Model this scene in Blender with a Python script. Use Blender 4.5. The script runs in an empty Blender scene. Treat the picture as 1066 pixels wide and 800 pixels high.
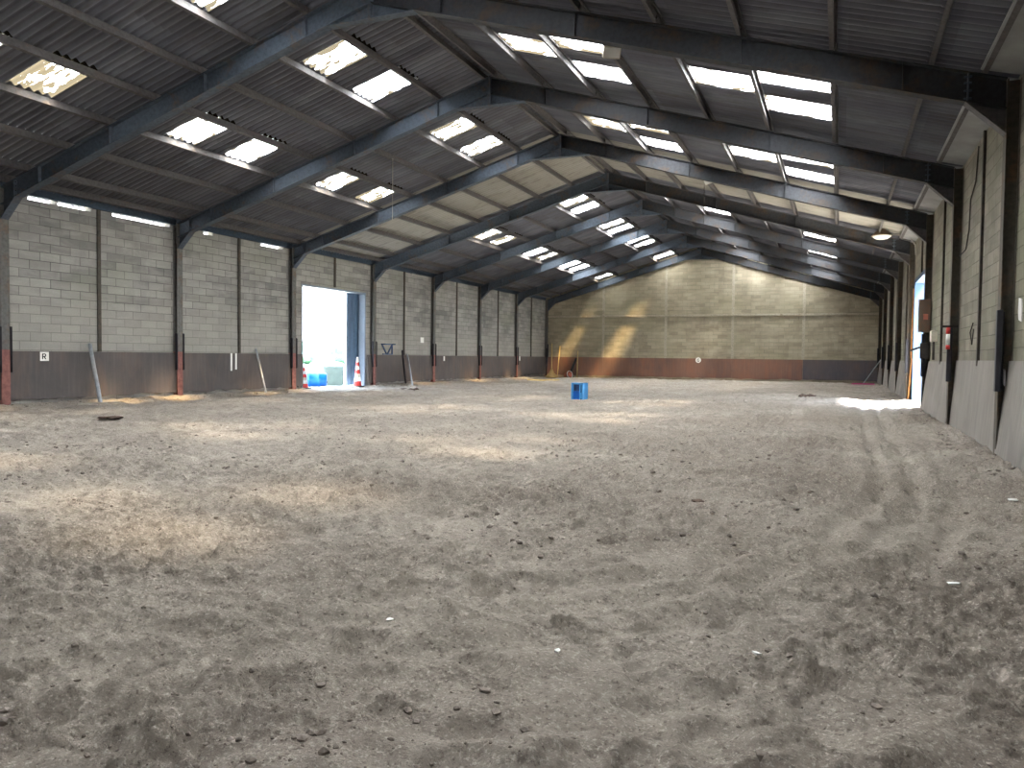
import bpy, math, random
import numpy as np
from mathutils import Vector, Matrix

random.seed(7)
rng = np.random.default_rng(11)
S = bpy.context.scene
COL = S.collection

# ------------------------------------------------------------------ layout (metres)
XC = -7.626                 # ridge
XL, XR = -17.127, 1.876     # inner faces of the columns
WL, WR = -17.28, 2.03       # wall faces
Y1, BAY = 11.79, 5.0        # first frame in view, bay length
YEND, YREAR = 46.79, -8.2
SL = 0.30                   # roof slope
ANG = math.atan(SL)
EYE = 1.22
DOOR_L = (22.43, 26.30, 3.60)
DOOR_R = (22.70, 26.35, 3.55)
def fy(k): return Y1 + BAY * (k - 1)
def raft_bot(u): return 7.286 - SL * u
def raft_top(u): return 7.676 - SL * u
def sheet_z(u): return 7.865 - SL * u

ORD = ['nearest', 'second', 'third', 'fourth', 'fifth', 'sixth', 'seventh', 'eighth']

# ------------------------------------------------------------------ mesh helpers
class MB:
    def __init__(self): self.v = []; self.f = []
    def add(self, vs, fs):
        b = len(self.v); self.v += [tuple(p) for p in vs]; self.f += [tuple(i + b for i in f) for f in fs]; return self
    def box(self, x0, x1, y0, y1, z0, z1):
        x0, x1 = sorted((x0, x1)); y0, y1 = sorted((y0, y1)); z0, z1 = sorted((z0, z1))
        return self.add([(x0,y0,z0),(x1,y0,z0),(x1,y1,z0),(x0,y1,z0),(x0,y0,z1),(x1,y0,z1),(x1,y1,z1),(x0,y1,z1)],
                 [(0,3,2,1),(4,5,6,7),(0,1,5,4),(1,2,6,5),(2,3,7,6),(3,0,4,7)])
    def prism(self, poly, axis, a, b):
        """closed polygon (2-D) pushed along an axis 'x','y' or 'z' from a to b"""
        def P(p, t):
            return {'x': (t, p[0], p[1]), 'y': (p[0], t, p[1]), 'z': (p[0], p[1], t)}[axis]
        n = len(poly)
        fs = [tuple(range(n))[::-1], tuple(range(n, 2*n))] + [(i, (i+1) % n, n + (i+1) % n, n + i) for i in range(n)]
        return self.add([P(p, a) for p in poly] + [P(p, b) for p in poly], fs)
    def bar(self, p0, p1, w, h, up=(0,0,1)):
        p0, p1, up = Vector(p0), Vector(p1), Vector(up)
        d = (p1 - p0).normalized(); s = d.cross(up)
        if s.length < 1e-4: s = d.cross(Vector((1,0,0)))
        s.normalize(); n = s.cross(d)
        vs = []
        for p in (p0, p1):
            for a, b in ((-1,-1),(1,-1),(1,1),(-1,1)): vs.append(p + s*a*w/2 + n*b*h/2)
        return self.add(vs, [(0,1,2,3),(7,6,5,4),(0,4,5,1),(1,5,6,2),(2,6,7,3),(3,7,4,0)])
    def tube(self, pts, r, n=10):
        pts = [Vector(p) for p in pts]; rs = r if isinstance(r, (list, tuple)) else [r]*len(pts)
        vs, fs = [], []; ref = Vector((0.13,0.31,0.94))
        for i, p in enumerate(pts):
            d = (pts[min(i+1, len(pts)-1)] - pts[max(i-1, 0)]).normalized()
            s = d.cross(ref)
            if s.length < .05: s = d.cross(Vector((1,0,0)))
            s.normalize(); t = d.cross(s)
            for k in range(n):
                a = 2*math.pi*k/n; vs.append(p + (s*math.cos(a) + t*math.sin(a))*rs[i])
        m = len(pts)
        for i in range(m-1):
            for k in range(n): fs.append((i*n+k, i*n+(k+1)%n, (i+1)*n+(k+1)%n, (i+1)*n+k))
        fs += [tuple(range(n))[::-1], tuple(range((m-1)*n, m*n))]
        return self.add(vs, fs)
    def lathe(self, prof, n=24, c=(0,0,0), cap=True):
        vs, fs = [], []
        for r, z in prof:
            for k in range(n):
                a = 2*math.pi*k/n; vs.append((c[0]+r*math.cos(a), c[1]+r*math.sin(a), c[2]+z))
        for i in range(len(prof)-1):
            for k in range(n): fs.append((i*n+k, i*n+(k+1)%n, (i+1)*n+(k+1)%n, (i+1)*n+k))
        if cap: fs += [tuple(range(n))[::-1], tuple(range((len(prof)-1)*n, len(prof)*n))]
        return self.add(vs, fs)
    def xf(self, M):
        self.v = [tuple(M @ Vector(p)) for p in self.v]; return self

def obj(name, mb, mat, parent=None, smooth=False, bevel=0.0, local=False):
    me = bpy.data.meshes.new(name)
    off = Vector(parent.matrix_basis.translation) if parent is not None and not local else Vector((0,0,0))
    if parent is not None and parent.parent is not None and not local:
        off = off + Vector(parent.parent.matrix_basis.translation)
    me.from_pydata([tuple(Vector(p) - off) for p in mb.v], [], mb.f)
    me.update()
    me.materials.append(mat)
    if smooth:
        me.polygons.foreach_set('use_smooth', [True]*len(me.polygons))
    o = bpy.data.objects.new(name, me); COL.objects.link(o)
    if parent is not None: o.parent = parent
    if bevel:
        m = o.modifiers.new('bevel', 'BEVEL'); m.width = bevel; m.segments = 2; m.limit_method = 'ANGLE'
    return o
def tag(o, label, cat, group=None, kind='thing'):
    o['label'] = label; o['category'] = cat; o['kind'] = kind
    if group: o['group'] = group
    return o
def thing(name, label, cat, loc=(0,0,0), group=None):
    o = bpy.data.objects.new(name, None); COL.objects.link(o)
    o.location = loc; o.empty_display_size = .2
    return tag(o, label, cat, group)
def struct(name, mb, mat, **k):
    o = obj(name, mb, mat, **k); o['kind'] = 'structure'; return o
def dup(root, loc, label, group=None):
    r = root.copy(); COL.objects.link(r); r.location = loc; r['label'] = label
    if group: r['group'] = group
    for ch in list(root.children):
        c = ch.copy(); COL.objects.link(c); c.parent = r
        for g in list(ch.children):
            d = g.copy(); COL.objects.link(d); d.parent = c
    return r

# ------------------------------------------------------------------ materials
def lin(r, g, b):
    f = lambda c: (c/255/12.92 if c/255 <= .04045 else ((c/255+.055)/1.055)**2.4)
    return (f(r), f(g), f(b), 1)
class NT:
    def __init__(self, name, rough=.8, metallic=0.0, spec=.3):
        self.m = bpy.data.materials.new(name); self.m.use_nodes = True
        self.t = self.m.node_tree; self.n = self.t.nodes
        self.b = self.n['Principled BSDF']; self.out = self.n['Material Output']
        self.b.inputs['Roughness'].default_value = rough
        self.b.inputs['Metallic'].default_value = metallic
        self.b.inputs['Specular IOR Level'].default_value = spec
    def new(self, t, **kw):
        n = self.n.new(t)
        for k, v in kw.items(): setattr(n, k, v)
        return n
    def link(self, a, b): self.t.links.new(a, b)
    def coord(self, which='Object', scale=(1,1,1), loc=(0,0,0)):
        c = self.new('ShaderNodeTexCoord'); mp = self.new('ShaderNodeMapping')
        mp.inputs['Scale'].default_value = scale; mp.inputs['Location'].default_value = loc
        self.link(c.outputs[which], mp.inputs['Vector']); return mp.outputs['Vector']
    def noise(self, vec, scale, detail=4, rough=.55, dist=0.0):
        n = self.new('ShaderNodeTexNoise'); n.inputs['Scale'].default_value = scale
        n.inputs['Detail'].default_value = detail; n.inputs['Roughness'].default_value = rough
        n.inputs['Distortion'].default_value = dist
        self.link(vec, n.inputs['Vector']); return n.outputs['Fac']
    def ramp(self, fac, stops, interp='LINEAR'):
        r = self.new('ShaderNodeValToRGB'); r.color_ramp.interpolation = interp
        e = r.color_ramp.elements
        while len(e) < len(stops): e.new(.5)
        for i, (p, c) in enumerate(stops):
            e[i].position = p; e[i].color = c if len(c) == 4 else (*c, 1)
        self.link(fac, r.inputs['Fac']); return r.outputs['Color']
    def mix(self, fac, a, b, mode='MIX'):
        m = self.new('ShaderNodeMix', data_type='RGBA', blend_type=mode)
        for inp, v in ((m.inputs['Factor'], fac), (m.inputs[6], a), (m.inputs[7], b)):
            if hasattr(v, 'is_output'): self.link(v, inp)
            else: inp.default_value = v
        return m.outputs[2]
    def math(self, op, a, b=0.0, clamp=False):
        m = self.new('ShaderNodeMath', operation=op, use_clamp=clamp)
        for i, v in enumerate((a, b)):
            if hasattr(v, 'is_output'): self.link(v, m.inputs[i])
            else: m.inputs[i].default_value = v
        return m.outputs[0]
    def sep(self, vec):
        s = self.new('ShaderNodeSeparateXYZ'); self.link(vec, s.inputs[0]); return s.outputs
    def comb(self, x, y, z=0.0):
        c = self.new('ShaderNodeCombineXYZ')
        for i, v in enumerate((x, y, z)):
            if hasattr(v, 'is_output'): self.link(v, c.inputs[i])
            else: c.inputs[i].default_value = v
        return c.outputs[0]
    def bump(self, h, strength=.3, dist=.02, prev=None):
        b = self.new('ShaderNodeBump'); b.inputs['Strength'].default_value = strength
        b.inputs['Distance'].default_value = dist; self.link(h, b.inputs['Height'])
        if prev is not None: self.link(prev, b.inputs['Normal'])
        return b.outputs['Normal']
    def base(self, c):
        if hasattr(c, 'is_output'): self.link(c, self.b.inputs['Base Color'])
        else: self.b.inputs['Base Color'].default_value = c
    def normal(self, nrm): self.link(nrm, self.b.inputs['Normal'])
BLACK, WHITE = (0,0,0,1), (1,1,1,1)

def mat_plain(name, c, rough=.6, metallic=0.0, var=.15, scale=6, c2=None):
    t = NT(name, rough, metallic)
    v = t.coord(); f = t.noise(v, scale, 5)
    d = c2 or tuple(x*(1-var*2) for x in c[:3]) + (1,)
    t.base(t.mix(t.ramp(f, [(.35, BLACK), (.7, WHITE)]), c, d))
    t.normal(t.bump(t.noise(v, scale*6, 3), .12, .01)); return t.m

def mat_steel(name, paint, rust, amount=.5, foot=None):
    t = NT(name, .75, 0.0, .2)
    v = t.coord(); f = t.noise(v, 2.1, 7, .65, .4)
    c = t.mix(t.ramp(f, [(amount, BLACK), (amount+.12, WHITE)]), paint, rust)
    c = t.mix(t.ramp(t.noise(v, 14, 4), [(.4, BLACK), (.75, WHITE)]), c, tuple(x*.65 for x in paint[:3])+(1,))
    if foot:
        z = t.sep(v)[2]
        e = t.math('ADD', z, t.math('MULTIPLY', t.noise(v, 9, 3), .06))
        k = t.math('LESS_THAN', e, 1.27)
        fc = t.mix(t.ramp(t.noise(v, 11, 4), [(.4, BLACK), (.7, WHITE)]), foot, tuple(x*.62 for x in foot[:3])+(1,))
        c = t.mix(k, c, fc)
    t.base(c); t.normal(t.bump(t.noise(v, 30, 4), .15, .01)); return t.m

def mat_blocks(name, horiz, c_lo, c_hi, mortar, bump=.6, smear=.45, off=(0,0), tint=None, lime=None):
    """concrete block courses 0.5 x 0.2 m; horiz says which axis runs along the wall"""
    t = NT(name, .95, 0, .15)
    v = t.coord(); s = t.sep(v)
    w = t.comb(t.math('ADD', s[0 if horiz == 'x' else 1], off[0]), t.math('ADD', s[2], off[1]))
    br = t.new('ShaderNodeTexBrick'); br.offset = .5; br.offset_frequency = 2
    br.inputs['Scale'].default_value = 1; br.inputs['Brick Width'].default_value = .52
    br.inputs['Row Height'].default_value = .208; br.inputs['Mortar Size'].default_value = .009
    br.inputs['Mortar Smooth'].default_value = .35; br.inputs['Bias'].default_value = 0
    br.inputs['Color1'].default_value = BLACK; br.inputs['Color2'].default_value = WHITE
    br.inputs['Mortar'].default_value = (.5,.5,.5,1)
    wob = t.new('ShaderNodeVectorMath', operation='ADD')
    nz = t.new('ShaderNodeTexNoise'); nz.inputs['Scale'].default_value = 3.0
    t.link(v, nz.inputs['Vector'])
    sc = t.new('ShaderNodeVectorMath', operation='SCALE'); sc.inputs['Scale'].default_value = .016
    t.link(nz.outputs['Color'], sc.inputs[0]); t.link(w, wob.inputs[0]); t.link(sc.outputs[0], wob.inputs[1])
    t.link(wob.outputs[0], br.inputs['Vector'])
    c = t.mix(br.outputs['Color'], c_lo, c_hi)
    # long weather stains and lime bloom
    st = t.noise(t.coord(scale=(.35,.35,1.5)), 2.2, 6, .62, .5)
    c = t.mix(t.math('MULTIPLY', t.ramp(st, [(.42, BLACK), (.68, WHITE)]), .6), c, tuple(min(1, x*1.35) for x in c_hi[:3])+(1,))
    st2 = t.noise(t.coord(scale=(1,1,.45), loc=(4,9,2)), 1.1, 6, .6, .3)
    c = t.mix(t.math('MULTIPLY', t.ramp(st2, [(.5, BLACK), (.72, WHITE)]), .55), c, tuple(x*.62 for x in c_lo[:3])+(1,))
    if tint:
        gm = t.noise(t.coord(scale=(.5,.5,.8), loc=(7,1,3)), .8, 5)
        c = t.mix(t.math('MULTIPLY', t.ramp(gm, [(.5, BLACK), (.65, WHITE)]), .5), c, tint)
    rub = t.ramp(t.noise(v, .9, 5, .6), [(.3, BLACK), (.62, WHITE)])         # joints filled flush in places
    if lime:
        lz = t.math('ADD', s[2], t.math('MULTIPLY', t.noise(v, .7, 5), 2.2))
        lf = t.math('MULTIPLY', t.math('SUBTRACT', 4.0, lz), 1.1, True)
        c = t.mix(t.math('MULTIPLY', lf, .6), c, lime); rub = t.math('MAXIMUM', rub, lf)
    mk = t.math('MULTIPLY', br.outputs['Fac'], t.math('SUBTRACT', 1.0, t.math('MULTIPLY', rub, smear)))
    c = t.mix(mk, c, mortar)
    c = t.mix(t.math('MULTIPLY', t.noise(v, 28, 5, .7), .45), c, tuple(x*.7 for x in c_lo[:3])+(1,))
    t.base(c)
    h = t.math('SUBTRACT', t.math('MULTIPLY', t.noise(v, 45, 4), .35), mk)
    t.normal(t.bump(h, bump, .015)); return t.m

M = {}
M['blocks_left'] = mat_blocks('block wall left', 'y', lin(126,125,124), lin(166,164,158), lin(70,69,67), smear=.55, tint=lin(140,143,128), lime=lin(172,169,161))
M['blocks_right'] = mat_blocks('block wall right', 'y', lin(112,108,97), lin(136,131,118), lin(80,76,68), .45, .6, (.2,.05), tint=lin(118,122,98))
M['blocks_end'] = mat_blocks('block wall end', 'x', lin(140,132,114), lin(172,163,142), lin(110,103,88), .4, .75, (.1,.1), tint=lin(150,146,120))
M['frame'] = mat_steel('frame steel', lin(80,89,100), lin(92,80,72), .53)
M['frame_right_shaded'] = mat_steel('frame steel shaded', lin(58,60,64), lin(72,60,50), .50)  # same frame steel, with the shade on the right-hand rafters put into its colour
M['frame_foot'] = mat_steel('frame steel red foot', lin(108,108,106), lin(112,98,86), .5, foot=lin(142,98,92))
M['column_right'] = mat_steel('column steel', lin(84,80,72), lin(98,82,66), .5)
M['purlin'] = mat_steel('purlin steel', lin(94,92,92), lin(96,84,78), .55)
M['eave'] = mat_steel('eave beam steel', lin(66,80,96), lin(80,76,72), .6)
M['mullion'] = mat_steel('mullion steel', lin(78,74,68), lin(90,78,66), .5)
M['mullion_pale'] = mat_steel('mullion pale', lin(172,164,146), lin(134,118,96), .6)
M['guard'] = mat_plain('guard black', lin(44,44,50), .55, 0, .2, 5)
M['white'] = mat_plain('white paint', lin(226,226,222), .5, 0, .05)
M['sign_white'] = mat_plain('sign white', lin(236,236,232), .45, 0, .03)
M['ink'] = mat_plain('sign ink', lin(24,26,32), .5, 0, .05)
M['wood'] = mat_plain('worn wood', lin(178,170,156), .7, 0, .18, 9)
M['metal_pole'] = mat_plain('galvanised pole', lin(176,182,188), .45, .3, .15, 9)
M['wood_yellow'] = mat_plain('yellow wood', lin(206,180,120), .7, 0, .12, 8)
M['straw'] = mat_plain('straw', lin(198,168,110), .9, 0, .25, 20)
M['pink'] = mat_plain('pink plastic', lin(214,62,140), .4, 0, .08)
M['blue'] = mat_plain('blue plastic', lin(24,92,176), .35, 0, .1, 4)
M['blue_pale'] = mat_plain('pale blue plastic', lin(74,148,206), .4, 0, .08, 4)
M['barrel'] = mat_plain('barrel blue', lin(16,96,196), .35, 0, .08, 4)
M['blue_iron'] = mat_plain('blue iron', lin(58,82,122), .5, 0, .15)
M['red'] = mat_plain('red paint', lin(204,58,54), .45, 0, .1)
M['terracotta'] = mat_plain('dull red plastic', lin(178,104,84), .6, 0, .15)
M['dark'] = mat_plain('dark iron', lin(58,52,48), .6, .2, .2)
M['box_brown'] = mat_plain('rusty box', lin(88,78,68), .7, 0, .2, 9, lin(100,76,62))
M['lamp'] = mat_plain('lamp enamel', lin(196,190,174), .4, 0, .1)
M['lamp_brown'] = mat_plain('lamp shade brown', lin(126,108,84), .5, 0, .15)
M['cable'] = mat_plain('cable', lin(60,54,48), .6, 0, .1)
M['cable_pale'] = mat_plain('pale cable', lin(168,164,156), .6, 0, .1)
M['door_blue'] = mat_plain('door sheet', lin(96,120,146), .5, .1, .1, 3)
M['jamb'] = mat_plain('painted jamb', lin(128,142,158), .6, 0, .06, 4)
M['jamb_blue'] = mat_plain('blue painted jamb', lin(62,86,116), .7, 0, .08, 4)
M['orange_wood'] = mat_plain('orange wood', lin(196,138,82), .7, 0, .15, 8)
M['soffit'] = mat_plain('soffit board', lin(150,152,152), .7, 0, .18, 1.4)
M['concrete'] = mat_plain('pale concrete', lin(104,116,106), .9, 0, .12, 3)
M['yard'] = mat_plain('yard gravel', lin(196,188,172), .95, 0, .1, 2)
M['bark'] = mat_plain('bark', lin(92,76,60), .9, 0, .2, 9)
M['leaf'] = mat_plain('leaves', lin(60,104,84), .8, 0, .25, 6)
M['clod'] = mat_plain('clod', lin(138,128,119), .95, 0, .2, 30, lin(98,90,84))
M['dung'] = mat_plain('dark lump', lin(88,72,62), .95, 0, .25, 18)

def mat_kick(name, a, b, c):
    t = NT(name, .7, 0, .25); v = t.coord('Object')
    f = t.noise(v, .55, 6, .6, .3)
    col = t.mix(t.ramp(f, [(.36, BLACK), (.64, WHITE)]), a, b)
    g = t.noise(t.coord(scale=(1,1,.35), loc=(3,5,1)), 1.7, 6, .6, .6)
    col = t.mix(t.math('MULTIPLY', t.ramp(g, [(.5, BLACK), (.72, WHITE)]), .7), col, c)
    dr = t.noise(t.coord(scale=(7,7,.5)), 2, 4)
    col = t.mix(t.math('MULTIPLY', t.ramp(dr, [(.45, BLACK), (.75, WHITE)]), .3), col, tuple(x*1.5 for x in a[:3])+(1,))
    t.base(col); t.normal(t.bump(t.noise(v, 12, 4), .12, .02)); return t.m
M['kick_left'] = mat_kick('kickboard left', lin(96,89,87), lin(78,76,77), lin(108,92,84))
M['kick_end'] = mat_kick('kickboard end', lin(124,92,78), lin(104,84,78), lin(140,92,70))
M['kick_end_dark'] = mat_kick('kickboard end dark', lin(92,84,84), lin(76,76,84), lin(104,86,80))
M['kick_right'] = mat_kick('kickboard right', lin(130,125,119), lin(112,107,103), lin(142,136,129))

def mat_roof():
    t = NT('fibre cement', .92, 0, .15); v = t.coord(); s = t.sep(v)
    f = t.noise(t.coord(scale=(.25,1.2,.25)), 1.6, 6, .62)
    c = t.mix(t.ramp(f, [(.35, BLACK), (.68, WHITE)]), lin(95,97,106), lin(124,126,133))
    # each sheet (0.885 m wide) weathers to its own grey
    cell = t.new('ShaderNodeTexWhiteNoise', noise_dimensions='2D')
    t.link(t.comb(t.math('FLOOR', t.math('DIVIDE', s[1], .885)), t.math('FLOOR', t.math('DIVIDE', s[0], 1.22))), cell.inputs['Vector'])
    c = t.mix(t.math('MULTIPLY', cell.outputs['Value'], .45), c, lin(82,80,84))
    bay = t.math('MULTIPLY', t.math('GREATER_THAN', s[1], 21.9), t.math('LESS_THAN', s[1], 26.8))   # newer, paler sheets in one bay
    c = t.mix(t.math('MULTIPLY', bay, .6), c, lin(166,161,148))
    ph = t.math('SINE', t.math('MULTIPLY', t.math('SUBTRACT', s[1], YA), 2*math.pi/WAVE))   # grime and painted-in shade in the hollow of every corrugation
    c = t.mix(t.math('MULTIPLY', t.math('MULTIPLY', ph, 1.4, True), .45), c, lin(52,50,52))
    g = t.noise(t.coord(scale=(.5,3,.5), loc=(2,2,2)), 2.6, 6, .65)
    c = t.mix(t.math('MULTIPLY', t.ramp(g, [(.52, BLACK), (.72, WHITE)]), .55), c, lin(84,80,70))
    t.base(c); t.normal(t.bump(t.noise(v, 22, 4), .12, .01)); return t.m

def mat_rooflight(through, tint):
    """weathered glass-fibre sheet: scatters nearly all daylight, lets a little straight through; lichen blocks patches"""
    t = NT('rooflight sheet'); t.n.remove(t.b)
    v = t.coord('Generated'); oi = t.new('ShaderNodeObjectInfo')
    off = t.new('ShaderNodeVectorMath', operation='ADD')
    gv = t.coord('Object', (1.0, 5.5, 1.0)); t.link(gv, off.inputs[0])
    sc = t.new('ShaderNodeVectorMath', operation='SCALE'); sc.inputs[0].default_value = (37, 53, 11)
    t.link(oi.outputs['Random'], sc.inputs['Scale']); t.link(sc.outputs[0], off.inputs[1])
    n = t.noise(off.outputs[0], 2.4, 5, .62)
    thr = t.math('ADD', t.math('MULTIPLY', oi.outputs['Random'], .20), .42)
    gen = t.sep(v)
    ed = t.math('MINIMUM', t.math('MINIMUM', gen[0], t.math('SUBTRACT', 1.0, gen[0])), t.math('MULTIPLY', t.math('MINIMUM', gen[1], t.math('SUBTRACT', 1.0, gen[1])), 1.2))
    edge = t.math('MULTIPLY', t.math('SUBTRACT', 1.0, t.math('MULTIPLY', ed, 7.0, True)), .30)
    d = t.math('MULTIPLY', t.math('SUBTRACT', t.math('ADD', n, edge), thr), 14.0, True)
    tr = t.new('ShaderNodeBsdfTranslucent')
    t.link(t.mix(d, lin(240,240,238), lin(34,30,22)), tr.inputs['Color'])
    tp = t.new('ShaderNodeBsdfTransparent'); tp.inputs['Color'].default_value = tint
    ms = t.new('ShaderNodeMixShader')
    t.link(t.math('MULTIPLY', t.math('SUBTRACT', 1.0, t.math('MULTIPLY', d, .95)), through), ms.inputs[0])
    t.link(tr.outputs[0], ms.inputs[1]); t.link(tp.outputs[0], ms.inputs[2])
    t.link(ms.outputs[0], t.out.inputs['Surface']); return t.m
M['rooflight'] = mat_rooflight(.055, (1, .88, .70, 1))
M['rooflight_amber'] = mat_rooflight(.16, (1, .72, .38, 1))     # yellowed sheets
M['rooflight_clear'] = mat_rooflight(.34, (1, .74, .34, 1))      # clearer yellowed sheets of the last bay

def mat_sand():
    t = NT('riding sand', 1.0, 0, .08); v = t.coord()
    a = t.new('ShaderNodeAttribute', attribute_name='track')
    f = t.noise(v, .7, 6, .6)
    c = t.mix(t.ramp(f, [(.36, BLACK), (.66, WHITE)]), lin(160,151,141), lin(184,175,163))
    g = t.noise(v, 5.5, 7, .7)
    c = t.mix(t.math('MULTIPLY', t.ramp(g, [(.47, BLACK), (.62, WHITE)]), .45), c, lin(118,110,104))
    dm = t.noise(t.coord(scale=(1,1,1), loc=(3,8,0)), .33, 4)   # damper, browner sand towards the right wall, its dimmer light painted in too
    sx = t.math('MULTIPLY', t.math('ADD', t.sep(v)[0], 7.0), .11, True)
    c = t.mix(t.math('MULTIPLY', t.math('MULTIPLY', sx, t.ramp(dm, [(.3, BLACK), (.6, WHITE)])), .85), c, lin(116,105,95))
    c = t.mix(t.math('MULTIPLY', a.outputs['Fac'], .32), c, lin(174,166,154))
    h = t.noise(v, 46, 6, .72)
    h2 = t.noise(t.coord(loc=(5,2,0)), 19, 6, .75)
    c = t.mix(t.math('MULTIPLY', t.ramp(h2, [(.56, BLACK), (.66, WHITE)]), .65), c, lin(100,92,86))
    c = t.mix(t.math('MULTIPLY', t.ramp(h, [(.55, BLACK), (.66, WHITE)]), .8), c, lin(88,80,74))
    c = t.mix(t.math('MULTIPLY', t.ramp(t.noise(v, 60, 4, .7), [(.55, BLACK), (.63, WHITE)]), .6), c, lin(206,198,186))
    c = t.mix(t.math('MULTIPLY', t.ramp(t.noise(t.coord(loc=(1,7,0)), 17, 7, .78), [(.54, BLACK), (.66, WHITE)]), .5), c, lin(196,187,174))
    t.base(c)
    b1 = t.bump(t.noise(v, 22, 8, .75), 1.0, .07)
    t.normal(t.bump(t.noise(v, 100, 4, .75), .8, .014, b1)); return t.m
M['sand'] = mat_sand()

# ------------------------------------------------------------------ camera
f_px = 817.3
cam = bpy.data.cameras.new('camera'); co = bpy.data.objects.new('camera', cam); COL.objects.link(co)
F = Vector((-0.38481891, 0.92232007, -0.03521491)); R = Vector((0.92267988, 0.38540093, 0.01131189)); U = R.cross(F)
mw = Matrix.Identity(4)
for i in range(3): mw[i][0], mw[i][1], mw[i][2] = R[i], U[i], -F[i]
mw[2][3] = EYE
co.matrix_world = mw
cam.sensor_width = 36; cam.lens = 36 * f_px / 1066; cam.clip_start = .05; cam.clip_end = 500
S.camera = co

# ------------------------------------------------------------------ floor
def perlin(x, y, seed):
    r = np.random.default_rng(seed); n = 256
    perm = r.permutation(n); ang = r.random(n)*2*np.pi; gx, gy = np.cos(ang), np.sin(ang)
    xi, yi = np.floor(x).astype(int), np.floor(y).astype(int); xf, yf = x-xi, y-yi
    u, w = xf*xf*xf*(xf*(xf*6-15)+10), yf*yf*yf*(yf*(yf*6-15)+10)
    def g(ix, iy, dx, dy):
        h = perm[(perm[ix % n] + iy) % n]; return gx[h]*dx + gy[h]*dy
    a = g(xi, yi, xf, yf); b = g(xi+1, yi, xf-1, yf); c = g(xi, yi+1, xf, yf-1); d = g(xi+1, yi+1, xf-1, yf-1)
    return (a+(b-a)*u) + ((c+(d-c)*u) - (a+(b-a)*u))*w
TRACK = np.array([(.9,22.5),(.75,19),(.7,15),(.75,12),(.7,9.5),(.55,7.5),(.15,5.8),(-.5,4.5),(-1.4,3.5),(-2.6,2.7),(-4.2,2.0)])
def track_field(x, y):
    best = np.full(x.shape, 1e9); side = np.zeros(x.shape)
    for (x0, y0), (x1, y1) in zip(TRACK[:-1], TRACK[1:]):
        dx, dy = x1-x0, y1-y0; L = math.hypot(dx, dy)
        t = np.clip(((x-x0)*dx+(y-y0)*dy)/L**2, 0, 1)
        px, py = x-(x0+t*dx), y-(y0+t*dy); d = np.hypot(px, py)
        s = (px*dy - py*dx)/L
        m = d < best; best[m] = d[m]; side[m] = s[m]
    return best, side
STAMPS = None
def floor_height(x, y, fine=True):
    z = .035*perlin(x/3.1, y/3.1, 1) + .03*perlin(x/1.1, y/1.1, 2)
    dl, dr, de = x-WL, WR-x, (YEND+.1)-y
    z += -.085*np.exp(-((dl-1.25)/.6)**2) + .0*dl
    z += -.05*np.exp(-((dr-1.2)/.5)**2) + .03*np.exp(-(dr/.25)**2) - .05*np.exp(-(de/3.)**2)
    d, s = track_field(x, y)
    tr = np.exp(-(d/.75)**2)
    if not fine: return z, tr
    rough = 1 - .45*tr
    m = .045*perlin(x/.55, y/.55, 3) + .046*perlin(x/.24, y/.24, 4)
    m += .085*np.maximum(0, np.abs(perlin(x/.33+5, y/.33, 5))-.10)
    wx, wy = x+.05*perlin(x/.16, y/.16, 31), y+.05*perlin(x/.16+9, y/.16, 32)
    patch = np.clip(.75+1.4*perlin(x/1.7, y/1.7, 33)+.7*perlin(x/.6, y/.6, 34), .25, 1.5)*(1-.35*tr)
    fine_z = .026*perlin(wx/.105, wy/.105, 6) + .020*perlin(wx/.052, wy/.052, 7) + .012*perlin(x/.03, y/.03, 10)
    fine_z -= .026*np.abs(perlin(wx/.13+3, wy/.13, 9))
    cr = np.clip((perlin(wx/.10+7, wy/.10, 35)+.5*perlin(wx/.045, wy/.045, 36)-.36)/.10, 0, 1)      # crumbled pits
    cr2 = np.clip((perlin(wx/.16+2, wy/.16, 37)+.4*perlin(wx/.06, wy/.06, 38)-.34)/.09, 0, 1)     # raised crusts
    z += rough*m + patch*(1.45*fine_z - .032*cr + .026*cr2)
    z += .030*tr*np.sin(s*17+2.2*perlin(x/.8, y/.8, 8)) - .02*tr
    return z, tr
def axis(parts):
    out = []
    for a, b, st in parts:
        n = max(1, round((b-a)/st)); out += list(np.linspace(a, b, n, endpoint=False))
    return out + [parts[-1][1]]
gx = np.array(axis([(WL-.06, -9, .10), (-9, -5, .045), (-5, WR+.06, .0125)]))
gy = np.array(axis([(YREAR, 1.2, .25), (1.2, 1.7, .05), (1.7, 4.6, .0115), (4.6, 6.5, .018), (6.5, 9, .030), (9, 14, .06), (14, 26, .10), (26, YEND+.2, .16)]))
X, Y = np.meshgrid(gx, gy); Z, TR = floor_height(X, Y)
# hoof prints: shallow crescents pressed into the sand
pr = []
for i in range(1300):
    px, py = rng.uniform(-8, 1.7), 1.6 + 12*rng.random()**1.4
    pr.append((px, py, rng.uniform(.055, .085), rng.uniform(.010, .038), rng.uniform(0, 6.28)))
for px, py, r, dp, a in pr:
    i0, i1 = np.searchsorted(gx, (px-3*r, px+3*r)); j0, j1 = np.searchsorted(gy, (py-3*r, py+3*r))
    if i1-i0 < 3 or j1-j0 < 3: continue
    xx, yy = X[j0:j1, i0:i1]-px, Y[j0:j1, i0:i1]-py
    u = (xx*math.cos(a)+yy*math.sin(a))/1.25; w = -xx*math.sin(a)+yy*math.cos(a); q = np.hypot(u, w)/r
    Z[j0:j1, i0:i1] += -dp/(1+np.exp((q-1)*9)) + dp*.55*np.exp(-((q-1.35)/.28)**2)*(.6+.4*u/r/np.maximum(q, .3))
ny, nx = X.shape
verts = np.stack([X, Y, Z], -1).reshape(-1, 3)
idx = np.arange(ny*nx).reshape(ny, nx)
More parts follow.
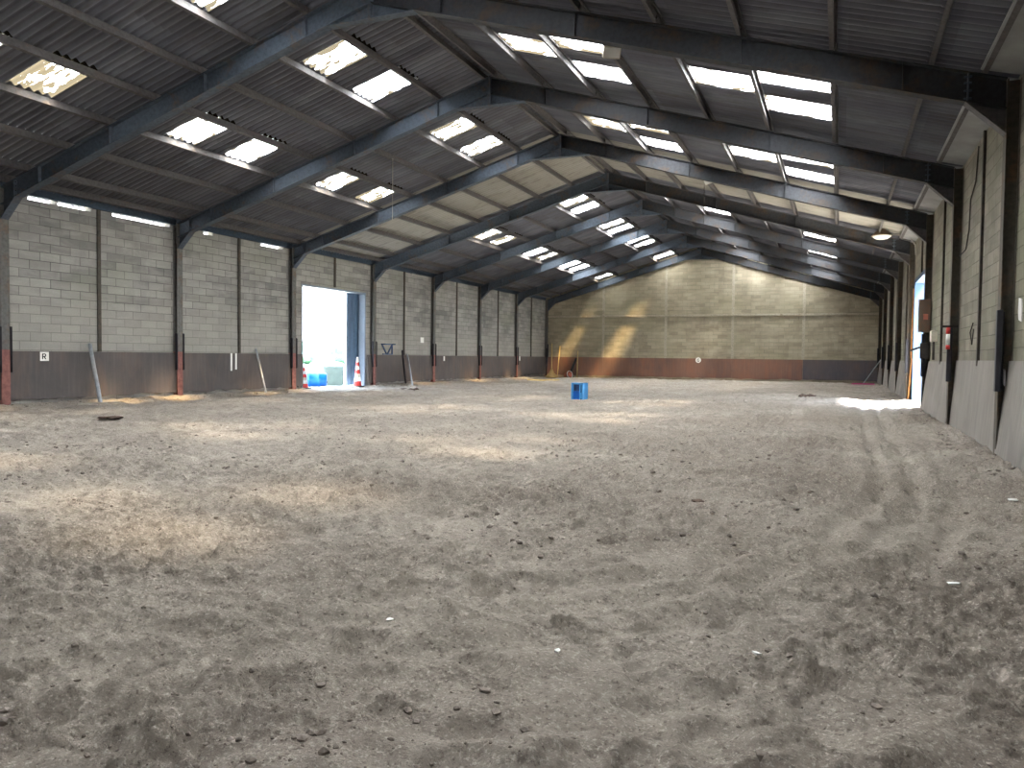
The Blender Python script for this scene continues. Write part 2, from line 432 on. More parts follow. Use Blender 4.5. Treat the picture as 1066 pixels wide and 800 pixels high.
quads = np.stack([idx[:-1, :-1], idx[:-1, 1:], idx[1:, 1:], idx[1:, :-1]], -1).reshape(-1, 4)
me = bpy.data.meshes.new('floor')
me.vertices.add(len(verts)); me.vertices.foreach_set('co', verts.ravel().astype(np.float32))
me.loops.add(quads.size); me.loops.foreach_set('vertex_index', quads.ravel().astype(np.int32))
me.polygons.add(len(quads)); me.polygons.foreach_set('loop_start', np.arange(0, quads.size, 4, dtype=np.int32))
me.polygons.foreach_set('use_smooth', np.ones(len(quads), bool))
me.update(calc_edges=True)
at = me.attributes.new('track', 'FLOAT', 'POINT'); at.data.foreach_set('value', TR.ravel().astype(np.float32))
me.materials.append(M['sand'])
fo = bpy.data.objects.new('floor', me); COL.objects.link(fo); fo['kind'] = 'structure'
def gz(x, y):
    i = min(max(int(np.searchsorted(gx, x)), 1), nx-1); j = min(max(int(np.searchsorted(gy, y)), 1), ny-1)
    a = (x-gx[i-1])/(gx[i]-gx[i-1]); b = (y-gy[j-1])/(gy[j]-gy[j-1])
    return float((Z[j-1,i-1]*(1-a)+Z[j-1,i]*a)*(1-b) + (Z[j,i-1]*(1-a)+Z[j,i]*a)*b)

# crumbled clods lying on the sand: uncountable, one object
ico_v = [(0,0,1),(.89,0,.45),(.28,.85,.45),(-.72,.53,.45),(-.72,-.53,.45),(.28,-.85,.45),(.72,.53,-.45),(-.28,.85,-.45),(-.89,0,-.45),(-.28,-.85,-.45),(.72,-.53,-.45),(0,0,-1)]
ico_f = [(0,1,2),(0,2,3),(0,3,4),(0,4,5),(0,5,1),(1,6,2),(2,7,3),(3,8,4),(4,9,5),(5,10,1),(6,7,2),(7,8,3),(8,9,4),(9,10,5),(10,6,1),(6,11,7),(7,11,8),(8,11,9),(9,11,10),(10,11,6)]
def clod(mb, x, y, z, r, flat=.6):
    a = random.uniform(0, 6.28); k = random.uniform(.8, 1.6); c, s = math.cos(a), math.sin(a); vs = []
    for p in ico_v:
        q = random.uniform(.7, 1.2)*r; u, w = p[0]*q*k, p[1]*q
        vs.append((x+u*c-w*s, y+u*s+w*c, z+p[2]*q*flat))
    mb.add(vs, ico_f)
mb = MB()
for i in range(16000):
    y = 1.7 + 13*random.random()**1.7; x = random.uniform(-10, 1.75)
    n = perlin(np.array([x/1.3]), np.array([y/1.3]), 21)[0]
    if random.random() > .35+1.3*n or math.exp(-((x-np.interp(y, TRACK[::-1,1], TRACK[::-1,0]))/.6)**2)*.8 > random.random(): continue
    r = min(.020, .0036/max(.12, random.random()**.6)) * (1 if y < 5 else 1.25)
    clod(mb, x, y, gz(x, y)+r*.08, r, random.uniform(.5, .9))
for i in range(420):                                  # crumbs banked against the walls
    y = random.uniform(9, 44)
    x = random.choice([WL+.25+random.random()**2*.6]*2 + [WR-.22-random.random()**2*.5]); r = random.uniform(.01, .035)
    clod(mb, x, y, gz(x, y)+r*.2, r)
tag(obj('soil_clods', mb, M['clod'], smooth=False), 'dark crumbs and clods of soil strewn over the grey sand', 'soil', kind='stuff')

# ------------------------------------------------------------------ walls
def wall_side(mb, xf, xo, door, ztop, gaps=()):
    y0, y1 = YREAR-.3, YEND+.35; a, b, zt = door
    cuts = sorted({y0, a, b, y1, *[g for s in gaps for g in s], *[fy(k)+d for k in range(0, 9) for d in (-.2, .2)]})
    for c, d in zip(cuts[:-1], cuts[1:]):
        m = (c+d)/2; top = ztop if any(s[0] < m < s[1] for s in gaps) else ztop+.13
        if min(abs(m-fy(k)) for k in range(0, 9)) < .2: top = max(top, 4.872)
        mb.box(xf, xo, c, d, zt if a < m < b else -.4, top)
GAPS = [(12.45,13.15),(13.2,14.1),(14.72,16.62),(17.85,18.22),(20.3,21.4),(30.0,30.2)]
mb = MB(); wall_side(mb, WL, WL-.22, DOOR_L, 4.70, GAPS); struct('wall_left', mb, M['blocks_left'])
mb = MB(); wall_side(mb, WR, WR+.26, DOOR_R, 4.72); struct('wall_right', mb, M['blocks_right'])
mb = MB(); mb.prism([(WL-.22,-.4),(WR+.26,-.4),(WR+.26,sheet_z(9.9)-.04),(XC,sheet_z(0)-.04),(WL-.22,sheet_z(9.9)-.04)], 'y', YEND+.12, YEND+.35)
struct('wall_end', mb, M['blocks_end'])
mb = MB(); mb.prism([(WL-.22,-.4),(WR+.26,-.4),(WR+.26,sheet_z(9.9)-.04),(XC,sheet_z(0)-.04),(WL-.22,sheet_z(9.9)-.04)], 'y', YREAR, YREAR-.3)
struct('wall_rear', mb, M['guard'])
# door surrounds
mb = MB()
mb.box(WL-.27, WL+.01, DOOR_L[0]-.06, DOOR_L[0]+.01, -.1, DOOR_L[2]); mb.box(WL-.27, WL+.01, DOOR_L[1]-.01, DOOR_L[1]+.06, -.1, DOOR_L[2])
mb.box(WL-.27, WL+.02, DOOR_L[0]-.06, DOOR_L[1]+.06, DOOR_L[2]-.01, DOOR_L[2]+.05)
struct('trim_1', mb, M['jamb'])
mb = MB()
mb.box(WR-.02, WR+.25, DOOR_R[1]-.02, DOOR_R[1]+.16, -.1, DOOR_R[2]); mb.box(WR+.0, WR+.24, DOOR_R[0]-.10, DOOR_R[0]+.02, -.1, DOOR_R[2])
mb.box(WR-.02, WR+.25, DOOR_R[0]-.10, DOOR_R[1]+.16, DOOR_R[2]-.02, DOOR_R[2]+.10)
struct('trim_2', mb, M['jamb_blue'])

# ------------------------------------------------------------------ corrugated roof with rooflights
PUR = [.12, 1.29, 2.52, 3.75, 4.95, 6.16, 7.39, 8.60, 9.22]
EDGE = [0.0] + PUR[1:8] + [10.12]
WAVE = .177; NW = 8
YA = YREAR-.45
M['roof'] = mat_roof()
def wave_index(y): return round((y-YA)/WAVE)
NWAVES = wave_index(YEND+.5)
LIGHTS = {('L',1): [-.6,-.1,.30,.68,1.32,1.68,2.39,2.75,4.44,4.75,5.54,5.85,6.50,6.82,7.80],
          ('L',4): [-.6,-.1,.30,.64,1.33,1.69,2.41,2.78,4.44,4.78,5.54,5.86,6.58,6.90,7.84],
          ('R',1): [-.65,.42,1.51,2.62,4.67,5.70,6.70,7.70],
          ('R',2): [-.75,-.42,.25,.58,1.38,1.70,2.47,2.83,4.47,4.84,5.50,5.85,6.50,6.85,7.80],
          ('R',4): [-.65,.42,1.52,2.61,4.70,5.72,6.70,7.75],
          ('R',5): [-.75,-.42,.25,.58,1.38,1.70,2.48,2.81,4.58,4.94,5.55,5.90,6.55,6.88]}
HOLES = {}
for (sd, row), ks in LIGHTS.items():
    for k in ks:
        w = wave_index(fy(k)) - 2
        HOLES.setdefault((sd, row), []).append((w, w+5, k))
def roof_strip(sd, row, w0, w1):
    sg = -1 if sd == 'L' else 1
    u0, u1 = EDGE[row], EDGE[row+1] + (.10 if row < 7 else 0)
    n = (w1-w0)*NW+1; vs = []
    us = (u0, (u0+u1)/2, u1); dz = (-.005, .0, .005)
    for u, d in zip(us, dz):
        for i in range(n):
            y = YA + w0*WAVE + i*WAVE/NW
            vs.append((XC+sg*u, y, sheet_z(u) + d + .030*math.sin(2*math.pi*i/NW)))
    fs = [(j*n+i, j*n+i+1, (j+1)*n+i+1, (j+1)*n+i) for j in range(2) for i in range(n-1)]
    return vs, fs
for sd in 'LR':
    mb = MB()
    for row in range(8):
        w = 0
        for a, b, k in sorted(HOLES.get((sd, row), [])):
            if a > w: mb.add(*roof_strip(sd, row, w, a))
            w = b
        mb.add(*roof_strip(sd, row, w, NWAVES))
    struct('ceiling', mb, M['roof'], smooth=True)
mb = MB()                                          # ridge capping over the joint
mb.prism([(XC-.32,sheet_z(.32)+.03),(XC,sheet_z(0)+.06),(XC+.32,sheet_z(.32)+.03),(XC+.32,sheet_z(.32)+.045),(XC,sheet_z(0)+.09),(XC-.32,sheet_z(.32)+.045)], 'y', YA, YEND+.5)
struct('ceiling_ridge', mb, M['roof'])
ROWTXT = {('L',1): 'near the ridge on the left slope', ('L',4): 'low on the left slope', ('R',1): 'just right of the ridge, first row down',
          ('R',2): 'on the right slope, second row down', ('R',4): 'on the right slope, third row down', ('R',5): 'on the right slope, lowest row'}
for (sd, row), hs in HOLES.items():
    bays = {}
    for a, b, k in sorted(hs): bays.setdefault(math.floor(k), []).append((a, b, k))
    for bay, lst in bays.items():
        for i, (a, b, k) in enumerate(lst):
            vs, fs = roof_strip(sd, row, a, b)
            c = Vector(vs[len(vs)//2]); m = MB(); m.add([Vector(p)-c for p in vs], fs)
            o = obj('rooflight', m, M['rooflight_clear' if sd == 'L' and k > 7.5 else 'rooflight_amber' if (sd, row) == ('L', 4) else 'rooflight'], smooth=True); o.location = c
            which = '' if len(lst) == 1 else ('nearer ' if i == 0 else 'farther ')
            where = f'beyond the {ORD[bay-1]} frame' if bay >= 1 else ('before the nearest frame' if bay == 0 else 'far overhead behind the nearest bay')
            tag(o, f'{which}bright rooflight {ROWTXT[(sd,row)]}, {where}', 'rooflight', 'translucent sheets in the roof')

# ------------------------------------------------------------------ steel portal frames
def frame_proto():
    t = thing('portal_frame', '', 'steel frame', (XC, 0, 0), 'steel portal frames')
    for sg in (-1, 1):
        xi = XL if sg < 0 else XR; d = sg
        m = MB(); top = raft_top(9.5)-.02
        m.box(xi, xi+d*.014, -.10, .10, -.3, top); m.box(xi+d*.014, xi+d*.16, -.006, .006, -.3, top); m.box(xi+d*.15, xi+d*.165, -.10, .10, -.3, top)
        obj('column', m, M['frame_foot'] if sg < 0 else M['column_right'], t)
        m = MB(); hw = .095
        P = lambda u, z: (XC+sg*u, z)
        for w, a, b in ((hw, raft_bot, lambda u: raft_bot(u)+.016), (.007, raft_bot, raft_top), (hw, lambda u: raft_top(u)-.016, raft_top)):
            m.prism([P(0,a(0)), P(9.5,a(9.5)), P(9.5,b(9.5)), P(0,b(0))], 'y', -w, w)
        for u in (1.35, 3.7, 6.2, 8.3):              # web stiffeners
            m.prism([P(u,raft_bot(u)), P(u+.014,raft_bot(u)), P(u+.014,raft_top(u)), P(u,raft_top(u))], 'y', -.08, .08)
        obj('rafter', m, M['frame'] if sg < 0 else M['frame_right_shaded'], t)
        m = MB()                                    # knee haunch: gusset plate with a flange along its slope
        m.prism([P(9.5,4.124), P(9.035,raft_bot(9.035)+.02), P(9.5,raft_bot(9.5)+.02)], 'y', -.008, .008)
        m.prism([P(9.5,4.124), P(9.035,4.574), P(9.047,4.588), P(9.5,4.146)], 'y', -.095, .095)
        obj('knee_haunch', m, M['purlin'] if sg > 0 else M['frame'], t)
        m = MB(); m.prism([P(9.06,raft_bot(9.06)), P(9.075,raft_bot(9.075)), P(9.075,raft_top(9.075)), P(9.06,raft_top(9.06))], 'y', -.095, .095)
        for zz in (4.62, 4.72, 4.82, 4.90):
            for yy in (-.05, .05): m.tube([(XC+sg*9.02, yy, zz), (XC+sg*9.11, yy, zz)], .014, 6)
        obj('splice_plate', m, M['frame'], t)
    m = MB()
    zb = raft_bot(.86)
    m.prism([(XC-.86,zb),(XC+.86,zb),(XC+.86,zb+.02),(XC,raft_bot(0)+.02),(XC-.86,zb+.02)], 'y', -.008, .008)
    m.prism([(XC-.86,zb-.012),(XC+.86,zb-.012),(XC+.86,zb+.004),(XC-.86,zb+.004)], 'y', -.09, .09)
    m.box(XC-.03, XC+.03, -.1, .1, zb, raft_top(0)-.02)
    obj('apex_haunch', m, M['frame'], t)
    return t
proto = frame_proto()
for k in range(0, 9):
    lab = ('steel portal frame overhead just behind the camera side' if k == 0 else
           f'{ORD[k-1]} steel portal frame spanning the arena from wall to wall' if k < 8 else
           'last steel portal frame standing against the end wall')
    if k == 0: proto.location = (XC, fy(0), 0); proto['label'] = lab
    else: dup(proto, (XC, fy(k), 0), lab)

# purlins, one bay long each
def purlin_mesh(sg):
    m = MB()
    m.box(-.0045, .0045, 0, BAY, 0, .15); m.box(-.0045, sg*.06, 0, BAY, 0, .008); m.box(-.0045, sg*.06, 0, BAY, .142, .15)
    m.box(sg*.052, sg*.06, 0, BAY, 0, .025); m.box(sg*.052, sg*.06, 0, BAY, .125, .15)
    for y in (.04, BAY-.04): m.box(-.012, .03*sg, y-.035, y+.035, -.01, .11)
    return m
PN = ['ridge', 'first', 'second', 'third', 'fourth', 'fifth', 'sixth', 'seventh', 'eave']
for sd, sg in (('left', -1), ('right', 1)):
    src = None
    for i, u in enumerate(PUR):
        for bay in range(0, 8):
            if bay == 0 and sg > 0 and i < 3: continue
            if src is None:
                o = src = obj('purlin', purlin_mesh(sg), M['purlin'])
            else:
                o = src.copy(); COL.objects.link(o)
            o.location = (XC+sg*u, fy(bay)+.001, raft_top(u)+.004); o.rotation_euler = (0, sg*ANG, 0)
            nm = {0: 'ridge purlin', 8: 'eave purlin'}.get(i, f'{PN[i]} purlin below the ridge')
            wh = f'between the {ORD[bay-1]} and {ORD[bay]} frames' if bay else 'before the nearest frame'
            tag(o, f'grey steel {nm}, {sd} slope, {wh}', 'purlin', 'roof purlins')
# eave beams along the left wall head, soffit boards along the right
src = src2 = None
for bay in range(0, 8):
    wh = f'between the {ORD[bay-1]} and {ORD[bay]} frames' if bay else 'before the nearest frame'
    m = MB(); m.box(-.012, .0, .012, BAY-.012, 0, .19); m.box(-.0, .06, .012, BAY-.012, 0, .012); m.box(0, .06, .012, BAY-.012, .178, .19)
    if src is None: o = src = obj('eave_beam', m, M['eave'])
    else: o = src.copy(); COL.objects.link(o)
    o.location = (XL-.13, fy(bay), 4.78)
    tag(o, f'blue-grey steel eave beam above the left wall {wh}', 'beam', 'eave beams on the left')
    m = MB(); m.prism([(-.46,.115),(0,-.005),(0,.013),(-.46,.133)], 'y', .0, BAY-.2)
    if src2 is None: o = src2 = obj('soffit_board', m, M['soffit'])
    else: o = src2.copy(); COL.objects.link(o)
    o.location = (WR, fy(bay)+.1, 4.84)
    tag(o, f'smooth grey soffit board at the right wall head {wh}', 'board', 'soffit boards on the right')

# ------------------------------------------------------------------ mullions, kickboards, guard strips
def post(name, m, mat, lab, cat, grp): return tag(obj(name, m, mat), lab, cat, grp)
for bay in range(0, 8):
    y = fy(bay)+2.5
    wh = f'between the {ORD[bay-1]} and {ORD[bay]} frames' if bay else 'before the nearest frame'
    if bay >= 1:
        z0 = DOOR_L[2]+.09 if DOOR_L[0] < y < DOOR_L[1] else 1.22
        m = MB(); m.box(WL-.01, WL+.035, y-.035, y+.035, z0, 4.80); m.box(WL+.03, WL+.042, y-.05, y+.05, z0, 4.80)
        post('wall_mullion', m, M['mullion'], f'thin steel upright on the left block wall {wh}', 'mullion', 'wall uprights')
    z0 = DOOR_R[2]+.1 if DOOR_R[0] < y < DOOR_R[1] else 1.15
    m = MB(); m.box(WR-.035, WR+.01, y-.03, y+.03, z0, 4.83); m.box(WR-.042, WR-.03, y-.045, y+.045, z0, 4.83)
    post('wall_mullion', m, M['mullion'], f'thin steel upright on the right block wall {wh}', 'mullion', 'wall uprights')
for i, x in enumerate((-13.5, -9.65, -5.77, -1.92)):
    zt = raft_bot(abs(x-XC))+.2
    m = MB(); m.box(x-.06, x+.06, YEND+.075, YEND+.12, 1.22, zt); m.box(x-.075, x+.075, YEND+.06, YEND+.078, 1.22, zt)
    post('wall_mullion', m, M['mullion_pale'], f'{["first","second","third","fourth"][i]} pale upright from the left on the gable end wall', 'mullion', 'gable uprights')
m = MB(); m.box(WL+.16, WR-.16, YEND+.03, YEND+.062, 3.72, 3.80); m.box(WL+.16, WR-.16, YEND+.02, YEND+.12, 3.70, 3.715)
post('gable_rail', m, M['mullion_pale'], 'long horizontal steel rail across the gable end wall', 'rail', None)

def ragged_board(m, x0, x1, y0, y1, zt, base, n=14):
    """board along y with a chipped, uneven lower edge"""
    ys = [y0 + (y1-y0)*i/n for i in range(n+1)]; lo = [base + random.uniform(-.02, .05) for _ in ys]
    pts = [(ys[0], zt)] + [(y, z) for y, z in zip(ys, lo)] + [(ys[-1], zt)]
    return m.prism(pts, 'x', x0, x1)
for bay in range(0, 8):
    a, b = fy(bay)+.01, fy(bay+1)-.01
    wh = f'between the {ORD[bay-1]} and {ORD[bay]} frames' if bay else 'before the nearest frame'
    spans = [(a, b)]
    if bay == 3: spans = [(a, DOOR_L[0]-.07), (DOOR_L[1]+.08, b)]
    for q, (s, e) in enumerate(spans):
        if e-s < .1: continue
        m = ragged_board(MB(), WL+.055, WL+.09, s, e, 1.215, .085, 24)
        o = obj('kickboard', m, M['kick_left'])
        tag(o, f'dull brown kickboard along the left wall {wh}' if len(spans) == 1 else f'short dull brown kickboard just {"before" if q == 0 else "past"} the open left doorway', 'kickboard', 'kickboards')
xs = [WL+.06, -13.5, -9.65, -5.77, -1.92, WR-.06]
for i in range(5):
    ys = xs[i], xs[i+1]; n = 14
    px = [ys[0]+.004 + (ys[1]-ys[0]-.008)*j/n for j in range(n+1)]
    pts = [(px[0], 1.215)] + [(x, .075+random.uniform(-.02,.05)) for x in px] + [(px[-1], 1.215)]
    m = MB().prism(pts, 'y', YEND+.06, YEND+.118)
    tag(obj('kickboard', m, M['kick_end_dark'] if i == 4 else M['kick_end']), f'{["first","second","third","fourth","fifth and darkest"][i]} red-brown kickboard from the left along the gable end wall', 'kickboard', 'kickboards')
def lean_panel(a, b, zt, out, tl=0.0):
    m = MB(); xt, xb = WR-.03, WR-.03-out; n = 10
    front = [(xt, a, zt)] ; lo = []
    vs, fs = [], []
    for side in (0, 1):
        off = .03*side
        vs += [(xt+off, a, zt), (xt+off, b, zt+tl)] + [(xb+off, a+(b-a)*(n-j)/n, .01+random.uniform(-.03,.03)) for j in range(n+1)]
    k = n+3
    fs = [tuple(range(k)), tuple(range(k, 2*k))[::-1]] + [(i, k+i, k+(i+1)%k, (i+1)%k) for i in range(k)]
    return m.add(vs, fs)
for bay in range(0, 8):
    a, b = fy(bay)+.05, fy(bay+1)-.03
    wh = f'between the {ORD[bay-1]} and {ORD[bay]} frames' if bay else 'before the nearest frame'
    spans = [(a, b)] if bay in (0,) else [(a, (a+b)/2+random.uniform(-.2,.2)), None]
    if bay == 3: spans = [(a, DOOR_R[0]-.12), None]
    if bay in (1, 2): spans = [(a, b)]
    if spans[-1] is None:
        spans = [spans[0], (spans[0][1]+.06, b)] if bay != 3 else [spans[0]]
    for q, (s, e) in enumerate(spans):
        m = lean_panel(s, e, 1.22+random.uniform(-.01,.02), random.uniform(.07,.15))
        sfx = '' if len(spans) == 1 else (', nearer half' if q == 0 else ', farther half')
        tag(obj('kickboard', m, M['kick_right']), f'leaning grey kickboard panel on the right wall {wh}{sfx}', 'kickboard', 'kickboards')
m = MB().bar((WR-.10, 26.66, .0), (WR-.03, 26.62, 1.3), .14, .03, (1,0,0)); m.bar((WR-.05,26.62,1.3),(WR-.03,26.6,3.4), .12, .03, (1,0,0))
tag(obj('timber_post', m, M['orange_wood']), 'orange-brown timber plank standing beside the sunlit right doorway', 'plank')

gsrc = None
for k in range(1, 9):
    for sdn, x, sg, z0, z1 in (('left', XL, -1, .73, 1.76), ('right', XR, 1, .84, 1.88)):
        for j in (-1, 1):
            if sdn == 'right' and (j == -1 and k > 2 or k == 3 and j == 1): 
                if not (k == 3 and j == -1): pass
            if sdn == 'right' and j == 1: continue
            m = MB(); m.box(-.03, .03, -.022, .022, 0, z1-z0); m.box(-.05, -.03, -.008, .008, .02, z1-z0-.02)
            if gsrc is None: o = gsrc = obj('guard_strip', m, M['guard'], bevel=.006)
            else: o = gsrc.copy(); COL.objects.link(o)
            o.location = (x+.01*sg+(-.02 if sg>0 else 0), fy(k)+j*.12, z0)
            if sg < 0: o.rotation_euler = (0, 0, math.pi)
            else: o.scale = (1.15, 2.2, 1.01)
            cn = f'{ORD[k-1]} {sdn} column' if k < 8 else f'{sdn} gable corner column'
            tag(o, f'upright black guard strip on the {"near" if j < 0 else "far"} side of the {cn}', 'guard strip', 'guard strips on the columns')

# ------------------------------------------------------------------ signs on the kickboards
def letter_R(m, y, z, h, x):
    w = h*.62; st = h*.17
    def seg(p, q): m.bar((x, y+p[0]*w, z+p[1]*h), (x, y+q[0]*w, z+q[1]*h), st, .006, (1,0,0))
    seg((0,0),(0,1)); seg((0,.93),(.72,.93)); seg((0,.48),(.72,.48)); seg((.72,.93),(.92,.83)); seg((.92,.86),(.92,.58)); seg((.92,.6),(.72,.48)); seg((.42,.5),(.95,0))
t = thing('letter_sign', 'small white square sign lettered R on the left kickboard', 'sign', (WL+.09, 12.75, 1.09))
m = MB(); m.box(WL+.090, WL+.10, 12.64, 12.86, .99, 1.20); obj('plate', m, M['sign_white'], t, bevel=.003)
m = MB(); letter_R(m, 12.70, 1.03, .13, WL+.103); obj('letter', m, M['ink'], t)
for i, y in enumerate((18.87, 19.07)):
    m = MB(); m.box(WL+.090, WL+.10, y-.035, y+.035, .68 if i == 0 else .72, 1.215)
    tag(obj('marker_strip', m, M['sign_white'], bevel=.002), f'{"first" if i==0 else "second"} of two white upright strips on the left kickboard', 'marker', 'pair of white strips')
def plate(y, z, w, h, lab, x=WL+.0):
    m = MB(); m.box(x+.002, x+.012, y-w/2, y+w/2, z-h/2, z+h/2); tag(obj('wall_plate', m, M['sign_white'], bevel=.002), lab, 'plate')
plate(30.9, 1.90, .30, .24, 'white rectangular plate on the left blocks above the kickboard')
plate(32.86, 1.08, .14, .22, 'small white marker low on left kickboard past the fifth frame', WL+.09)
plate(42.3, 1.10, .15, .24, 'tiny white marker on left kickboard near the far corner', WL+.09)
t = thing('round_marker', 'round white marker with a dark letter on the gable kickboard', 'sign', (-7.69, YEND+.05, 1.12))
m = MB().lathe([(.16,0),(.16,.012),(.15,.016)], 20).xf(Matrix.Translation((-7.69,YEND+.058,1.12)) @ Matrix.Rotation(math.pi/2, 4, 'X')); obj('disc', m, M['sign_white'], t)
m = MB()
for a0 in range(0, 300, 30):
    a, b = math.radians(a0+45), math.radians(a0+75)
    m.bar((-7.69+.055*math.cos(a), YEND+.036, 1.12+.075*math.sin(a)), (-7.69+.055*math.cos(b), YEND+.036, 1.12+.075*math.sin(b)), .006, .035, (0,0,1))
obj('letter', m, M['ink'], t)
for (y, z, w, h, x, lab) in ((11.30, 1.86, .20, .30, WR-.012, 'peeling white paper notice on the right wall beside the nearest column'),
                             (11.75, 1.02, .12, .22, WR-.085, 'white paint daub on the leaning grey panel below the notice')):
    m = MB(); m.prism([(y-w/2, z-h/2), (y+w*.3, z-h/2+.03), (y+w/2, z-h*.1), (y+w*.42, z+h/2), (y-w*.35, z+h/2-.02), (y-w/2, z+h*.1)], 'x', x, x+.01)
    if 'daub' in lab: m.xf(Matrix.Translation((0,0,0)))
    tag(obj('paper_notice' if 'paper' in lab else 'paint_daub', m, M['white']), lab, 'notice' if 'paper' in lab else 'paint')

# ------------------------------------------------------------------ tools and loose things
def rake(name, base, top, head_w, ang, label, mats, r=.02, teeth=True, cat='rake'):
    bx, by = base; bz = gz(bx, by)
    t = thing(name, label, cat, (bx, by, bz))
    b = Vector((bx, by, bz+.085)); tp = Vector(top)
    m = MB().tube([b, b.lerp(tp,.5), tp], [r*1.05, r, r*.95], 10); obj('handle', m, M[mats[0]], t, smooth=True)
    d = Vector((math.cos(ang), math.sin(ang), 0)); m = MB()
    m.bar(b - d*head_w/2, b + d*head_w/2, .07, .05)
    if teeth:
        n = max(5, int(head_w/.07))
        for i in range(n):
            p = b + d*head_w*(i/(n-1)-.5); m.tube([p+Vector((0,0,-.02)), p+Vector((0,0,-.075))], [.009,.005], 6)
    obj('head', m, M[mats[1]], t, bevel=.006)
    return t
rake('levelling_rake', (-16.0,13.27), (WL+.08,13.97,1.40), 1.0, 1.15, 'wide pale sand leveller leaning on left wall beside the R sign', ('metal_pole','wood'), .045, False, 'leveller')
rake('rake', (-16.35,19.45), (WL+.07,20.0,1.36), .6, 1.2, 'thin pale rake leaning on left wall right of the two white strips', ('metal_pole','wood'), .03)
rake('rake', (-15.9,27.7), (WL+.07,29.5,1.25), .5, 1.2, 'rake leaning on the left kickboard beyond the open doorway', ('metal_pole','wood'), .032)
rake('rake', (1.05,41.4), (WR-.08,45.2,1.25), 1.0, .1, 'rake with pink head in the far right corner', ('metal_pole','pink'), .025)
m = MB().bar((WL+.30,29.0,gz(WL+.30,29.0)),(WL+.08,29.05,1.42),.05,.05)
tag(obj('plank', m, M['guard']), 'dark upright batten on the left wall behind the doorway rake', 'plank')
# far left corner
t = thing('broom', 'sunlit straw broom standing head down in the far left corner', 'broom', (-16.55,46.05,gz(-16.55,46.05)))
z = gz(-16.55,46.05)
obj('handle', MB().tube([(-16.55,46.05,z+.4),(-16.75,46.6,2.05)], .035, 8), M['wood_yellow'], t, smooth=True)
m = MB(); m.lathe([(.45,0),(.36,.10),(.17,.30),(.08,.50),(.05,.56)], 18, (-16.55,46.05,z)); obj('bristles', m, M['straw'], t, smooth=True)
m = MB().tube([(-16.2,46.1,gz(-16.2,46.1)-.03),(-16.25,46.7,1.9)], .028, 8); tag(obj('pole', m, M['wood_yellow'], smooth=True), 'thin yellow pole leaning beside the corner broom', 'pole')
m = MB().tube([(-16.9,46.0,gz(-16.9,46.0)-.03),(-17.0,46.55,2.0)], .05, 8); tag(obj('pole', m, M['guard'], smooth=True), 'black pole in the far left corner behind the broom', 'pole')
m = MB().bar((-15.55,46.3,gz(-15.55,46.3)-.02),(-15.2,46.82,1.15),.14,.03,(0,1,0)); tag(obj('plank', m, M['guard']), 'dark plank leaning on the gable kickboard near the yellow stake', 'plank')
m = MB().tube([(-14.95,46.2,gz(-14.95,46.2)-.03),(-14.95,46.35,1.6)], .03, 8); tag(obj('stake', m, M['wood_yellow'], smooth=True), 'upright yellow stake in front of the gable kickboard', 'stake')
t = thing('bucket', 'dull red bucket tipped over near the far left corner', 'bucket', (-15.35,45.6,gz(-15.35,45.6)))
B = Matrix.Translation((-15.35,45.6,gz(-15.35,45.6)+.19)) @ Matrix.Rotation(1.35, 4, Vector((.5,1,0)))
obj('body', MB().lathe([(.001,-.18),(.16,-.18),(.21,.2),(.225,.2),(.225,.17),(.20,.16),(.15,-.15),(.001,-.15)], 20, cap=False).xf(B), M['terracotta'], t, smooth=True)
obj('rim', MB().lathe([(.212,.17),(.235,.17),(.235,.21),(.205,.21),(.205,.19)], 20, cap=False).xf(B), M['white'], t, smooth=True)
p0, p1 = (-15.4,40.3), (-14.0,41.5)
P0 = Vector((-14.6,37.0,0)); P1 = Vector((-13.2,37.9,0))
m = MB().tube([(p[0], p[1], gz(p[0],p[1])+.05) for p in (P0, P0.lerp(P1,.5), P1)], .035, 8)
tag(obj('ground_pole', m, M['wood_yellow'], smooth=True), 'pale wooden pole lying on the sand before the far left corner', 'pole')

# blue jump block
bx, by = -6.95, 21.75; bz = gz(bx, by)-.01
t = thing('jump_block', 'blue plastic jump block standing alone in the arena', 'jump block', (bx, by, bz))
ang = -.18; Mx = Matrix.Translation((bx, by, bz)) @ Matrix.Rotation(ang, 4, 'Z')
m = MB(); W, D, H = .195, .16, .50
m.box(-W, -W+.05, -D, D, 0, H); m.box(W-.12, W, -D, D, 0, H); m.box(-W, W, -D, D, H-.05, H); m.box(-W, W, -D+.1, D, 0, H)
obj('shell', m.xf(Mx), M['blue_pale'], t, bevel=.012)
m = MB(); m.box(-W+.05, W-.12, -D+.03, -D+.12, 0.02, .24); m.prism([(-W+.05,.24),(W-.12,.24),(W-.16,.27),(-W+.09,.27)], 'y', -D+.03, -D+.12)
obj('lower_panel', m.xf(Mx), M['blue'], t, bevel=.008)
m = MB(); m.box(-W+.05, W-.12, -D+.085, -D+.12, .27, H-.05); obj('recess', m.xf(Mx), M['blue_iron'], t)
m = MB(); m.box(W-.072, W-.045, -D-.004, -D+.01, .22, H-.06); m.box(W-.075, W-.04, -D-.004, -D+.01, .0, .05); obj('slot', m.xf(Mx), M['ink'], t)

